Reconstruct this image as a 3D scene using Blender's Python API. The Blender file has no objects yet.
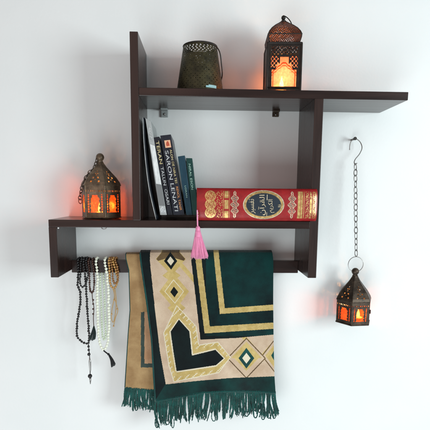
import bpy, bmesh, math, random
from mathutils import Vector, Matrix, noise
random.seed(7)
S = bpy.context.scene
COL = S.collection
PI = math.pi
# ------------------------------------------------------------------ camera
F, PX, PY = 430.0, 215.0, 255.0
CAMLOC = Vector((0.0, -1.11, 0.0))
ey = Vector((-15.0, 61.0, -F)).normalized()
ez = Vector((27.0, 3045.0, F))
ez = (ez - ey * ez.dot(ey)).normalized()
ex = ey.cross(ez)
M = Matrix((ex, ey, ez))            # rows: world axes in camera coords -> cam-to-world
def W(px, py, Y):
    """world point seen at photo position (px,py) on the plane y = Y"""
    d = M @ Vector((px - PX, -(py - PY), -F))
    t = (Y - CAMLOC.y) / d.y
    return CAMLOC + d * t
def mpp(Y): return (Y - CAMLOC.y) / F      # metres per photo pixel
cam = bpy.data.cameras.new('camera'); co = bpy.data.objects.new('camera', cam); COL.objects.link(co)
co.matrix_world = Matrix.Translation(CAMLOC) @ M.to_4x4()
cam.sensor_width = 36; cam.lens = 36 * F / 430; cam.shift_y = (PY - 215) / 430
cam.clip_start = 0.02; cam.clip_end = 100
S.camera = co

# ------------------------------------------------------------------ materials
def mat(name, color, rough=0.5, metal=0.0, **kw):
    m = bpy.data.materials.new(name); m.use_nodes = True
    nt = m.node_tree; b = nt.nodes['Principled BSDF']
    b.inputs['Base Color'].default_value = (*color, 1)
    b.inputs['Roughness'].default_value = rough
    b.inputs['Metallic'].default_value = metal
    for k, v in kw.items():
        b.inputs[k.replace('_', ' ')].default_value = v
    return m
def N(nt, t, **inp):
    n = nt.nodes.new(t)
    for k, v in inp.items():
        n.inputs[k.replace('_', ' ')].default_value = v
    return n
def vary(m, c1, c2, scale=(30, 30, 30), detail=4, lo=.35, hi=.65, bump=0.0, bscale=None, bdist=.001, rough=None):
    """colour varies between c1 and c2 by noise, plus bump"""
    nt = m.node_tree; b = nt.nodes['Principled BSDF']; L = nt.links
    tc = nt.nodes.new('ShaderNodeTexCoord'); mp = nt.nodes.new('ShaderNodeMapping')
    mp.inputs['Scale'].default_value = scale
    L.new(tc.outputs['Object'], mp.inputs['Vector'])
    no = N(nt, 'ShaderNodeTexNoise', Scale=1.0, Detail=detail, Roughness=.6); L.new(mp.outputs[0], no.inputs['Vector'])
    r = nt.nodes.new('ShaderNodeValToRGB'); L.new(no.outputs['Fac'], r.inputs[0])
    r.color_ramp.elements[0].position = lo; r.color_ramp.elements[1].position = hi
    r.color_ramp.elements[0].color = (*c1, 1); r.color_ramp.elements[1].color = (*c2, 1)
    L.new(r.outputs[0], b.inputs['Base Color'])
    if rough:
        mr = N(nt, 'ShaderNodeMapRange', To_Min=rough[0], To_Max=rough[1]); L.new(no.outputs['Fac'], mr.inputs[0]); L.new(mr.outputs[0], b.inputs['Roughness'])
    if bump:
        n2 = N(nt, 'ShaderNodeTexNoise', Scale=bscale or 400, Detail=3); L.new(tc.outputs['Object'], n2.inputs['Vector'])
        bp = N(nt, 'ShaderNodeBump', Strength=bump, Distance=bdist); L.new(n2.outputs['Fac'], bp.inputs['Height']); L.new(bp.outputs[0], b.inputs['Normal'])
    return m
def cloth(name, c1, c2, sheen=.3, wscale=900, vs=25):
    m = mat(name, c1, .95); vary(m, c1, c2, (vs, vs, vs), 5, .35, .68)
    nt = m.node_tree; b = nt.nodes['Principled BSDF']; L = nt.links
    b.inputs['Sheen Weight'].default_value = sheen; b.inputs['Sheen Roughness'].default_value = .5
    b.inputs['Specular IOR Level'].default_value = .15
    tc = nt.nodes.new('ShaderNodeTexCoord')
    w1 = N(nt, 'ShaderNodeTexWave', Scale=wscale / 6.0, Distortion=.6, Detail=1); w1.bands_direction = 'Z'
    w2 = N(nt, 'ShaderNodeTexWave', Scale=wscale / 6.0, Distortion=.6, Detail=1); w2.bands_direction = 'X'
    ad = nt.nodes.new('ShaderNodeMath'); ad.operation = 'MULTIPLY'
    no = N(nt, 'ShaderNodeTexNoise', Scale=350, Detail=3)
    ad2 = nt.nodes.new('ShaderNodeMath'); ad2.operation = 'ADD'
    for w in (w1, w2, no): L.new(tc.outputs['Object'], w.inputs['Vector'])
    L.new(w1.outputs['Fac'], ad.inputs[0]); L.new(w2.outputs['Fac'], ad.inputs[1])
    L.new(ad.outputs[0], ad2.inputs[0]); L.new(no.outputs['Fac'], ad2.inputs[1])
    bp = N(nt, 'ShaderNodeBump', Strength=.6, Distance=.0012); L.new(ad2.outputs[0], bp.inputs['Height']); L.new(bp.outputs[0], b.inputs['Normal'])
    return m

wallm = mat('wall_paint', (.78, .80, .80), .75)
vary(wallm, (.77, .79, .79), (.81, .82, .82), (3, 3, 3), 4, bump=.24, bscale=150, bdist=.0012)
wood = mat('dark_wood', (.02, .013, .012), .3, Specular_IOR_Level=.45)
vary(wood, (.010, .0040, .0032), (.028, .0120, .0092), (5, 60, 60), 6, .3, .7, bump=.04, bscale=300, rough=(.16, .28))
woodv = mat('dark_wood_upright', (.02, .013, .012), .3, Specular_IOR_Level=.45)
vary(woodv, (.010, .0040, .0032), (.030, .0130, .0098), (60, 60, 5), 6, .3, .7, bump=.04, bscale=300, rough=(.2, .34))
bronze = mat('dark_bronze', (.06, .045, .035), .42, .75); vary(bronze, (.03, .024, .02), (.12, .085, .06), (90, 90, 90), 5, .3, .75, bump=.3, bscale=500, rough=(.3, .6))
brass = mat('aged_brass', (.14, .095, .06), .45, .6); vary(brass, (.07, .048, .032), (.26, .18, .115), (70, 70, 70), 5, .3, .75, bump=.3, bscale=500, rough=(.35, .6))
copper = mat('copper_lattice', (.14, .05, .03), .4, .6); vary(copper, (.035, .013, .009), (.15, .048, .028), (80, 80, 80), 5, .3, .75, bump=.3, bscale=500, rough=(.3, .6))
olive = mat('olive_metal', (.05, .045, .02), .45, .6); vary(olive, (.022, .02, .011), (.085, .072, .032), (50, 50, 50), 5, .3, .75, bump=.25, bscale=500, rough=(.35, .6))
blackm = mat('black_iron', (.02, .018, .017), .4, .4); vary(blackm, (.010, .007, .006), (.026, .018, .014), (80, 80, 80), 4, bump=.2, bscale=500)
steel = mat('steel_wire', (.35, .34, .33), .3, .95)
chainm = mat('chain_steel', (.22, .21, .20), .32, .9)
def glassy(name, tint, trans, mix=.55):
    m = bpy.data.materials.new(name); m.use_nodes = True; nt = m.node_tree; nt.nodes.clear(); L = nt.links
    o = nt.nodes.new('ShaderNodeOutputMaterial')
    a = nt.nodes.new('ShaderNodeBsdfTransparent'); a.inputs[0].default_value = (*tint, 1)
    t = nt.nodes.new('ShaderNodeBsdfTranslucent'); t.inputs[0].default_value = (*trans, 1)
    tc = nt.nodes.new('ShaderNodeTexCoord'); v = N(nt, 'ShaderNodeTexNoise', Scale=220, Detail=3)
    L.new(tc.outputs['Object'], v.inputs[0])
    mr = N(nt, 'ShaderNodeMapRange', From_Min=.3, From_Max=.7, To_Min=max(0, mix - .2), To_Max=min(1, mix + .12)); L.new(v.outputs['Fac'], mr.inputs[0])
    mx = nt.nodes.new('ShaderNodeMixShader'); L.new(mr.outputs[0], mx.inputs[0]); L.new(a.outputs[0], mx.inputs[1]); L.new(t.outputs[0], mx.inputs[2])
    g = nt.nodes.new('ShaderNodeBsdfGlossy'); g.inputs['Roughness'].default_value = .15
    m2 = nt.nodes.new('ShaderNodeMixShader'); m2.inputs[0].default_value = .05
    L.new(mx.outputs[0], m2.inputs[1]); L.new(g.outputs[0], m2.inputs[2]); L.new(m2.outputs[0], o.inputs[0])
    return m
redglass = glassy('red_glass', (.85, .10, .03), (.9, .10, .03), .4)
redglass2 = glassy('orange_red_glass', (1, .27, .07), (.55, .10, .03), .42)
amber = glassy('amber_glass', (1, .60, .28), (.30, .15, .15), .80)
tracery = glassy('orange_tracery', (.75, .22, .06), (.22, .055, .02), .7)
wax = mat('candle_wax', (.8, .72, .6), .5, Subsurface_Weight=.3)
tin = mat('tealight_cup', (.6, .6, .6), .35, .9)
flame = bpy.data.materials.new('flame'); flame.use_nodes = True
fb = flame.node_tree.nodes['Principled BSDF']; fb.inputs['Base Color'].default_value = (1, .6, .2, 1)
fb.inputs['Emission Color'].default_value = (1, .62, .22, 1); fb.inputs['Emission Strength'].default_value = 30

# ------------------------------------------------------------------ mesh tools
class MB:
    def __init__(s): s.v = []; s.f = []; s.m = []
    def add(s, vs, fs, mi=0):
        k = len(s.v); s.v += [Vector(p) for p in vs]; s.f += [tuple(i + k for i in f) for f in fs]; s.m += [mi] * len(fs)
    def box(s, a, b, mi=0):
        x0, y0, z0 = a; x1, y1, z1 = b
        s.add([(x0,y0,z0),(x1,y0,z0),(x1,y1,z0),(x0,y1,z0),(x0,y0,z1),(x1,y0,z1),(x1,y1,z1),(x0,y1,z1)],
              [(0,3,2,1),(4,5,6,7),(0,1,5,4),(1,2,6,5),(2,3,7,6),(3,0,4,7)], mi)
    def prism(s, pts, d, mi=0):
        """closed polygon extruded by vector d"""
        n = len(pts); d = Vector(d)
        s.add([Vector(p) for p in pts] + [Vector(p) + d for p in pts],
              [tuple(range(n)), tuple(range(2*n-1, n-1, -1))] + [(i, i+n, (i+1) % n + n, (i+1) % n) for i in range(n)], mi)
    def tube(s, path, r, n=8, mi=0, closed=False):
        P = [Vector(p) for p in path]; m = len(P)
        R = r if isinstance(r, (list, tuple)) else [r] * m
        up = None; rings = []
        for i in range(m):
            if closed: t = P[(i+1) % m] - P[i-1]
            else: t = P[min(i+1, m-1)] - P[max(i-1, 0)]
            t.normalize()
            if up is None:
                up = Vector((0, 1, 0)) if abs(t.y) < .9 else Vector((1, 0, 0))
            u = (up - t * up.dot(t)).normalized(); w = t.cross(u); up = u
            rings.append([P[i] + (u * math.cos(2*PI*k/n) + w * math.sin(2*PI*k/n)) * R[i] for k in range(n)])
        vs = [p for q in rings for p in q]; fs = []
        for i in range(m if closed else m-1):
            j = (i+1) % m
            for k in range(n):
                fs.append((i*n+k, i*n+(k+1) % n, j*n+(k+1) % n, j*n+k))
        if not closed: fs += [tuple(range(n))[::-1], tuple(range((m-1)*n, m*n))]
        s.add(vs, fs, mi)
    def lathe(s, prof, c, n=32, mi=0, capt=True, capb=True):
        c = Vector(c); m = len(prof)
        vs = [c + Vector((r*math.cos(2*PI*k/n), r*math.sin(2*PI*k/n), z)) for r, z in prof for k in range(n)]
        fs = [(i*n+k, i*n+(k+1) % n, (i+1)*n+(k+1) % n, (i+1)*n+k) for i in range(m-1) for k in range(n)]
        if capb: fs.append(tuple(range(n))[::-1])
        if capt: fs.append(tuple(range((m-1)*n, m*n)))
        s.add(vs, fs, mi)
    def ball(s, c, r, n=12, sq=(1,1,1), mi=0):
        m = n // 2; c = Vector(c); vs = []; fs = []
        vs.append(c + Vector((0,0,-r*sq[2])))
        for i in range(1, m):
            a = -PI/2 + PI*i/m
            for k in range(n):
                vs.append(c + Vector((r*sq[0]*math.cos(a)*math.cos(2*PI*k/n), r*sq[1]*math.cos(a)*math.sin(2*PI*k/n), r*sq[2]*math.sin(a))))
        vs.append(c + Vector((0,0,r*sq[2])))
        for k in range(n): fs.append((0, 1+(k+1) % n, 1+k))
        for i in range(m-2):
            for k in range(n): fs.append((1+i*n+k, 1+i*n+(k+1) % n, 1+(i+1)*n+(k+1) % n, 1+(i+1)*n+k))
        b = 1+(m-2)*n; t = len(vs)-1
        for k in range(n): fs.append((b+k, b+(k+1) % n, t))
        s.add(vs, fs, mi)
    def grid(s, nu, nv, pos, keep=None, mf=None):
        vs = [pos(i/nu, j/nv) for j in range(nv+1) for i in range(nu+1)]
        fs = []; ms = []
        for j in range(nv):
            for i in range(nu):
                u, v = (i+.5)/nu, (j+.5)/nv
                if keep and not keep(u, v): continue
                a = j*(nu+1)+i; fs.append((a, a+1, a+nu+2, a+nu+1)); ms.append(mf(u, v) if mf else 0)
        k = len(s.v); s.v += vs; s.f += [tuple(q+k for q in f) for f in fs]; s.m += ms

def obj(name, mb, mats, parent=None, smooth=False, solid=0, bevel=0, subsurf=0, label=None, loc=None):
    """one mesh object; mesh given in world coordinates"""
    org = Vector(loc) if loc is not None else (world_org(parent) if parent else Vector((0,0,0)))
    me = bpy.data.meshes.new(name)
    me.from_pydata([tuple(p - org) for p in mb.v], [], mb.f)
    if not isinstance(mats, (list, tuple)): mats = [mats]
    for m in mats: me.materials.append(m)
    if len(mats) > 1: me.polygons.foreach_set('material_index', mb.m)
    bm = bmesh.new(); bm.from_mesh(me)
    loose = [v for v in bm.verts if not v.link_faces]
    bmesh.ops.delete(bm, geom=loose, context='VERTS')
    bm.to_mesh(me); bm.free()
    if smooth: me.polygons.foreach_set('use_smooth', [True]*len(me.polygons))
    o = bpy.data.objects.new(name, me); COL.objects.link(o)
    if parent:
        o.parent = parent; o.location = org - world_org(parent)
    else: o.location = org
    if bevel:
        b = o.modifiers.new('bevel', 'BEVEL'); b.width = bevel; b.segments = 2; b.limit_method = 'ANGLE'
    if solid:
        b = o.modifiers.new('solid', 'SOLIDIFY'); b.thickness = solid; b.offset = 0
    if subsurf:
        b = o.modifiers.new('sub', 'SUBSURF'); b.levels = b.render_levels = subsurf
    if label: o['label'] = label
    return o
def world_org(o):
    p = Vector((0,0,0))
    while o: p = p + o.location; o = o.parent
    return p
def thing(name, label, cat, loc=(0,0,0), group=None):
    o = bpy.data.objects.new(name, None); COL.objects.link(o); o.location = loc; o.empty_display_size = .05
    o['label'] = label; o['category'] = cat
    if group: o['group'] = group
    return o
def smoothpath(pts, n=8):
    """Catmull-Rom through points"""
    P = [Vector(p) for p in pts]; P = [P[0]*2-P[1]] + P + [P[-1]*2-P[-2]]; out = []
    for i in range(1, len(P)-2):
        for k in range(n):
            t = k/n; a, b, c, d = P[i-1], P[i], P[i+1], P[i+2]
            out.append(.5*((2*b)+(c-a)*t+(2*a-5*b+4*c-d)*t*t+(3*b-a-3*c+d)*t**3))
    out.append(P[-2]); return out
def resample(path, step):
    out = [path[0].copy()]; acc = 0
    for a, b in zip(path, path[1:]):
        L = (b-a).length; t = step-acc
        while t <= L: out.append(a+(b-a)*(t/L)); t += step
        acc = (acc+L) % step if t > L else 0
        acc = L-(t-step)
    return out

# ------------------------------------------------------------------ wall
mb = MB(); mb.box((-4, 0, -2.2), (4, .12, 2.2))
wall = obj('wall', mb, wallm); wall['kind'] = 'structure'

# ------------------------------------------------------------------ shelf
D = -.15
def X(px, py=190, Y=D): return W(px, py, Y).x
def Z(py, px=200, Y=D): return W(px, py, Y).z
T = 7.8 * mpp(D)
xl = X(131.0, 120); zt = Z(31.3, 134)                      # tall panel
z_top = Z(88.2, 200); z_topb = z_top - T                   # upper board
z_low = Z(220.6, 200); z_lowb = z_low - 7.6*mpp(D)         # lower board
xr_end = X(408.5, 96); xrp1 = X(320.4, 180); xrp0 = xrp1 - T*1.12
xll = X(49.2, 245); zb = Z(277.8, 180)
shelf = thing('wall_shelf', 'dark brown wooden wall shelf of crossing boards with a hanging rail', 'shelf', ((xl+xrp1)/2, -.07, z_lowb))
def board(name, x0, x1, z0, z1, y0=D, y1=-.001, m=wood):
    mb = MB(); mb.box((x0, y0, z0), (x1, y1, z1)); return obj(name, mb, m, shelf, bevel=.0012)
board('side_panel', xl, xl+T, z_low-.0005, zt, m=woodv)
board('side_panel', xrp0, xrp1, zb, z_topb+.0005, m=woodv)
board('side_panel', xll, xll+T, zb, z_lowb+.0005, m=woodv)
board('shelf_board', xl+T-.0005, xr_end, z_topb, z_top, D+.0008)
board('shelf_board', xll, xrp0+.0005, z_lowb, z_low, D+.0006)
RY = -.040
rz1 = Z(259.8, 100, RY); rz0 = Z(272.0, 100, RY)
board('hanging_rail', xll+T-.0005, xrp0+.0005, rz0, rz1, RY-.009, RY+.009)
# brackets, screws
plastic = mat('clear_plastic', (.55, .6, .6), .25, Transmission_Weight=.5)
c = W(164, 104, -.025)
mb = MB(); x0 = W(160.5, 108, -.02).x; x1 = W(167.5, 108, -.02).x
mb.box((x0, -.022, z_topb-.004), (x1, -.002, z_topb+.0003)); mb.box((x0, -.006, z_topb-.019), (x1, -.0015, z_topb-.003))
obj('bracket', mb, plastic, shelf, bevel=.001)
mb = MB()
for zz, yy in ((z_topb-.012, -.0065),): mb.ball(((x0+x1)/2, yy, zz), .003, 10)
obj('screw', mb, steel, shelf, True)
x0 = W(273.5, 112, -.02).x; x1 = W(280, 112, -.02).x
mb = MB(); mb.box((x0, -.02, z_topb-.004), (x1, -.002, z_topb+.0003)); mb.box((x0, -.005, z_topb-.014), (x1, -.0015, z_topb-.003))
obj('bracket', mb, bronze, shelf, bevel=.001)
mb = MB(); mb.ball(((x0+x1)/2, -.006, z_topb-.009), .0025, 10); obj('screw', mb, steel, shelf, True)
cx = W(104, 229, -.10).x
mb = MB(); mb.tube([(cx+.006*math.cos(a), -.10, z_lowb-.002+.0055*math.sin(a)) for a in [PI+PI*i/12 for i in range(13)]], .0011, 6)
obj('screw_eye', mb, steel, shelf, True)
mb = MB(); mb.ball((xll+T+.002, D+.006, z_lowb-.0018), .0022, 8); obj('screw', mb, mat('white_cap', (.7,.7,.7), .4), shelf, True)

# ------------------------------------------------------------------ candles
def tealight(base, s, label, power, group='tealights burning inside the lanterns', lift=0, sc=1.0):
    t = thing('tealight', label, 'candle', base, group); b = Vector(base)
    mb = MB(); mb.lathe([(.0, 0), (.9*s, 0), (.95*s, .75*s), (.9*s, .8*s), (.88*s, .6*s)], b, 20, capb=False, capt=False); obj('cup', mb, tin, t, True)
    mb = MB(); mb.lathe([(.87*s, .02*s), (.87*s, .66*s), (.3*s, .62*s), (.05*s, .64*s)], b, 20, capb=False); obj('wax', mb, wax, t, True)
    mb = MB(); mb.lathe([(.02*s, .7*s), (.24*s, .9*s), (.33*s, 1.2*s), (.29*s, 1.6*s), (.17*s, 2.05*s), (.06*s, 2.45*s), (.005*s, 2.65*s)], b, 12); obj('flame', mb, flame, t, True)
    l = bpy.data.lights.new('candle_light', 'POINT'); l.energy = power; l.color = (1, .40, .12); l.shadow_soft_size = s*.8
    lo = bpy.data.objects.new('candle_light', l); COL.objects.link(lo); lo.parent = t; lo.location = (0, 0, 1.8*s + lift)
    return t

# ------------------------------------------------------------------ polygonal sheet metal
def polyshell(mb, n, rot, prof, c, cols=28, step=.0009, hole=None, faces=None, inset=0.0, mf=None):
    """prof: [(circumradius, z)]; hole(face, u, z) with u in 0..1 across the face"""
    c = Vector(c); R = []
    for (r0, z0), (r1, z1) in zip(prof, prof[1:]):
        k = max(1, int(math.hypot(r1-r0, z1-z0)/step))
        for i in range(k): R.append((r0+(r1-r0)*i/k, z0+(z1-z0)*i/k))
    R.append(prof[-1]); m = len(R)-1
    for f in (faces if faces is not None else range(n)):
        a0 = rot+2*PI*f/n; a1 = rot+2*PI*(f+1)/n
        d0 = Vector((math.sin(a0), -math.cos(a0), 0)); d1 = Vector((math.sin(a1), -math.cos(a1), 0))
        def pos(u, v):
            r, z = R[round(v*m)]; return c + (d0*(1-u)+d1*u)*(r-inset) + Vector((0, 0, z))
        def keep(u, v):
            r, z = R[min(m, int(v*m))]; return not (hole and hole(f, u, z, r))
        mb.grid(cols, m, pos, keep)
def frame_edges(mb, n, rot, prof, c, rad, sub=1):
    c = Vector(c)
    for f in range(n):
        a = rot+2*PI*f/n; d = Vector((math.sin(a), -math.cos(a), 0))
        mb.tube([c + d*r + Vector((0, 0, z)) for r, z in prof], rad, 6)
def ringpoly(mb, n, rot, r, z, c, rad):
    c = Vector(c)
    P = [c + Vector((math.sin(rot+2*PI*f/n)*r, -math.cos(rot+2*PI*f/n)*r, z)) for f in range(n)]
    for i in range(n): mb.tube([P[i], P[(i+1) % n]], rad, 6)

def dot(u, z, cu, cz, ru, rz): return ((u-cu)/ru)**2 + ((z-cz)/rz)**2 < 1

def hex_lantern(name, label, cxp, Y, zbase, px_eave, px_apex, halfpx, py_base, phi, metal, glass, group):
    """hexagonal tin lantern with tinted panes. returns thing and key heights"""
    g = mpp(Y); R = halfpx/.955*g
    c = W(cxp, py_base, Y); c.z = zbase
    H = (py_base-px_eave)*g; A = (py_base-px_apex)*g
    t = thing(name, label, 'lantern', c, group)
    prof = [(R*.995, 0), (R*1.0, H)]
    z0, z1 = H*.17, H*.70
    def hole(f, u, z, r):
        w_ = .245-.045*abs(math.sin(PI*(z-z0)/(z1-z0)*4)) - (.10*max(0, (z-z0)/(z1-z0)-.72)/.28)
        if abs(u-.495) < w_ and z0 < z < z1: return True
        if z0*.9 < z < z1*1.02:      # dots down each side of the window
            k = (z/(H*.075)); 
            if abs((k % 1)-.5) < .26 and (.12 < u < .18 or .82 < u < .88): return True
        if H*.76 < z < H*.86:
            k = u*9
            if abs((k % 1)-.5) < .2 and H*.785 < z < H*.835: return True
        return False
    mb = MB(); polyshell(mb, 6, phi, prof, c, 32, H/40, hole); obj('body', mb, metal, t, solid=.0007)
    mb = MB(); frame_edges(mb, 6, phi, prof, c, .0011); ringpoly(mb, 6, phi, R*1.02, 0.0012, c, .0016); ringpoly(mb, 6, phi, R*1.03, H, c, .0013)
    obj('frame', mb, metal, t)
    mb = MB(); mb.lathe([(0.001, .001), (R*.97, .001), (R*.97, .003), (.001, .003)], c, 6)
    mb2 = MB(); polyshell(mb2, 6, phi, [(0.001, .0008), (R*.99, .0008)], c, 2, R)
    obj('base_plate', mb2, metal, t, solid=.0008)
    rp = [(R*1.05, H), (R*.99, H+(A-H)*.12), (R*.80, H+(A-H)*.34), (R*.54, H+(A-H)*.57), (R*.33, H+(A-H)*.76), (R*.19, H+(A-H)*.92), (R*.14, A)]
    def rhole(f, u, z, r):
        q = (z-H)/(A-H)
        for (cu, cq) in ((.5, .22), (.3, .13), (.7, .13), (.5, .40), (.36, .29), (.64, .29), (.5, .55), (.42, .47), (.58, .47)):
            if abs(u-cu) < .035 and abs(q-cq) < .022: return True
        return False
    mb = MB(); polyshell(mb, 6, phi, rp, c, 32, H/40, rhole)
    roof = obj('roof', mb, metal, t, solid=.0007)
    mb = MB(); frame_edges(mb, 6, phi, rp, c, .0008); obj('roof_seam', mb, metal, roof)
    br = R*.21
    mb = MB(); mb.lathe([(R*.16, A-.001), (R*.12, A+br*.3), (R*.14, A+br*.4)], c, 16); mb.ball(c+Vector((0, 0, A+br*1.1)), br, 16)
    obj('finial', mb, metal, t, True)
    for f in range(6):
        mb = MB(); polyshell(mb, 6, phi, [(R*.97, z0*.8), (R*.97, z1*1.04)], c, 4, H, None, [f])
        p = obj('pane', mb, glass, t)
    return t, c, R, H, A, br

# --- left lantern on the lower board
YL = -.080
t, c, R, H, A, br = hex_lantern('hexagonal_lantern', 'small brass hexagonal lantern with red panes and loose chain, standing on the lower left ledge', 101.8, YL, z_low+.0018,
    188, 165.5, 18.2, 219.2, math.radians(23), brass, redglass2, 'small hexagonal lanterns')
tealight(c+Vector((-.004, 0, .003)), .0125, 'lit tealight glowing inside the brass lantern on the lower left ledge', .85)
ch = t
top = c+Vector((0, 0, A+br*1.1))
def link_mesh(a, b, r):
    mb = MB(); n = 20
    mb.tube([Vector((a*math.cos(2*PI*i/n), 0, b*math.sin(2*PI*i/n))) for i in range(n)], r, 6, closed=True)
    return mb
def chain(path, L, a, r, m, parent, spin=0, basename='link'):
    """links along a path; the first is made, the rest copied"""
    P = resample(path, L); first = None; po = world_org(parent)
    for i in range(len(P)-1):
        d = (P[i+1]-P[i]).normalized(); mid = (P[i]+P[i+1])/2
        if first is None:
            first = obj(basename, link_mesh(a, L*.5+r*1.5, r), m, None, True); o = first
        else:
            o = first.copy(); COL.objects.link(o)
        q = Vector((0, 0, 1)).rotation_difference(d).to_matrix() @ Matrix.Rotation(spin+(PI/2 if i % 2 else 0)+random.uniform(-.25, .25), 3, 'Z')
        o.parent = parent; o.rotation_euler = q.to_euler(); o.location = mid-po
    return P[-1]
pth = smoothpath([top+Vector((-.006, -.004, -.003)), W(94.5, 168, YL-.01), W(88, 174, YL-.02), W(83.3, 184, YL-.025), W(80.6, 193, YL-.02), W(80, 200, YL-.012), W(81.3, 206, YL-.01)])
chain(pth, .0085, .0036, .0010, bronze, t, .7)
mb = MB(); mb.tube([top+Vector((.0085*math.cos(a), -.002, .0085*math.sin(a)-.001)) for a in [2*PI*i/20 for i in range(20)]], .0009, 6, closed=True)
obj('ring', mb, brass, t, True)

# --- hanging lantern
YH = -.052
zbh = W(352.7, 321.2, YH).z
t, c, R, H, A, br = hex_lantern('hexagonal_lantern', 'dark hexagonal tin lantern with orange panes hanging from the long chain', 352.6, YH, zbh,
    297, 272.5, 17.2, 321.2, math.radians(-24), bronze, redglass2, 'small hexagonal lanterns')
tealight(c+Vector((.012, -.004, .003)), .012, 'lit tealight glowing inside the hanging lantern', .75)
top = c+Vector((0, 0, A+br*1.1))
rr = 7.8*mpp(YH)
mb = MB(); mb.tube([top+Vector((rr*math.cos(a), 0, rr*.95+rr*math.sin(a))) for a in [2*PI*i/32 for i in range(32)]], .0009, 6, closed=True)
obj('ring', mb, steel, t, True)
mb = MB(); q = c+Vector((R*.90, -R*.12, H*.45)); mb.box(q+Vector((-.003, -.003, -.005)), q+Vector((.0028, .003, .005))); obj('latch', mb, blackm, t, bevel=.0006)
ringtop = top+Vector((0, 0, rr*1.95))
hk = thing('hanging_chain', 'thin steel chain with an s-hook hanging from the nail, right of the shelf', 'chain', W(354, 163, -.03))
hp = smoothpath([W(349.6, 150, -.020), W(350.2, 144, -.021), W(352.5, 139.5, -.022), W(356, 138.8, -.022), W(360.3, 142.3, -.022), W(362, 148, -.024), W(359.5, 154, -.026), W(355.5, 159, -.029), W(354.2, 162.5, -.031), W(355.6, 165, -.033), W(357, 163, -.033)], 6)
mb = MB(); mb.tube(hp, .0011, 8); obj('hook', mb, chainm, hk, True)
chain([W(355.4, 164, -.033), ringtop+Vector((0, 0, .001))], .0143, .0046, .0010, chainm, hk, .35)
mb = MB(); p = W(353.2, 139.6, -.012); mb.tube([p+Vector((0, .014, 0)), p+Vector((0, -.012, .001))], .0022, 10)
mb.lathe([(.001, 0), (.0045, 0), (.0045, .002), (.001, .002)], p, 12)
nl = MB(); nl.tube([p+Vector((0, .014, 0)), p+Vector((0, -.012, .001)), p+Vector((0, -.0122, .001)), p+Vector((0, -.0145, .001))], [.0024, .0024, .0042, .0042], 12)
o = obj('nail', nl, blackm, None, False, loc=p); o['label'] = 'small black nail in the wall holding the s-hook'; o['category'] = 'nail'

# ------------------------------------------------------------------ square lantern on the upper board
YQ = -.088; g = mpp(YQ); cq = W(281.4, 89, YQ); cq.z = z_top
t = thing('square_lantern', 'square dark metal lantern with pierced copper dome and glowing amber panes, on the upper board', 'lantern', cq)
zq = lambda py: (89-py)*g
Rq = 15.4*g*math.sqrt(2); Hq = zq(45.5); rot = math.radians(45-3)
def qhole(f, u, z, r):
    y = z/Hq; a = abs(u-.5)
    if .12 < y < .46 and a < .37: return True
    if .46 <= y < .58 and a < .37-.0 and a < .24+(.50-y)*.6: return True
    if .50 <= y < .72 and a < .13: return True
    if .50 < y < .93 and a < .40:
        if a < .17 and y < .77: return False
        k = a*58; q = y*Hq/(.0018)
        return math.sin(k)*math.sin(q*1.25) + .45*math.cos(k*2)*math.cos(q*2.5) > .30
    return False
mb = MB(); polyshell(mb, 4, rot, [(Rq, 0), (Rq, Hq)], cq, 130, Hq/140, qhole); obj('body', mb, blackm, t, solid=.0009)
mb = MB(); frame_edges(mb, 4, rot, [(Rq, 0), (Rq, Hq)], cq, .0026)
for z in (.0015, Hq*.1, Hq): ringpoly(mb, 4, rot, Rq*1.01, z, cq, .0022)
obj('frame', mb, blackm, t)
mb = MB(); polyshell(mb, 4, rot, [(.001, .001), (Rq*.99, .001)], cq, 2, Rq); obj('base_plate', mb, blackm, t, solid=.001)
# door frame leaning slightly open on the left side
mb = MB(); e = W(264.2, 80, YQ-.03)
a = rot-PI/2; dl = Vector((math.sin(a), -math.cos(a), 0)); q = cq+dl*Rq
mb.box((q.x-.0035, q.y-.010, cq.z+.003), (q.x-.0008, q.y+.012, cq.z+Hq*.86)); obj('door_edge', mb, blackm, t, bevel=.0006)
s2 = math.sqrt(2)
rp = [(15.6*s2, 45.5), (16.6*s2, 43), (17.6*s2, 40), (17.9*s2, 37.5), (16.4*s2, 34.5), (13.6*s2, 31), (9.6*s2, 27.5), (5.4*s2, 24.5), (2.6*s2, 22.3), (1.6*s2, 21)]
rp = [(r*g*.86, zq(y)) for r, y in rp]
def dhole(f, u, z, r):
    a = (u-.5)*r/g*1.9; y = (z)/g
    if z > zq(23.5): return False
    if abs(u-.5) > .475: return False
    return math.sin(a*2.3+.8*math.sin(y*.9))*math.sin(y*3.0+.7*math.cos(a*1.1)) > .36
mb = MB(); polyshell(mb, 4, rot, rp, cq, 100, .0005, dhole); dm = obj('dome', mb, copper, t, solid=.0007)
mb = MB(); frame_edges(mb, 4, rot, rp, cq, .0010); ringpoly(mb, 4, rot, rp[3][0], rp[3][1], cq, .0012); obj('dome_seam', mb, blackm, dm)
topq = cq+Vector((0, 0, zq(19)))
mb = MB(); mb.lathe([(2.6*g, -3*g), (1.6*g, -1.4*g), (1.2*g, -.5*g)], topq, 14); mb.ball(topq+Vector((0, 0, .9*g)), 2.1*g, 14); obj('finial', mb, blackm, t, True)
hp = smoothpath([topq+Vector((-.5*g, -.004, 2.2*g)), topq+Vector((3*g, -.004, .6*g)), topq+Vector((6.5*g, -.004, -3*g)), topq+Vector((8.4*g, -.003, -7.5*g)), topq+Vector((7.6*g, 0, -9.5*g))])
mb = MB(); mb.tube(hp, .0012, 8); obj('handle', mb, blackm, t, True)
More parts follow.
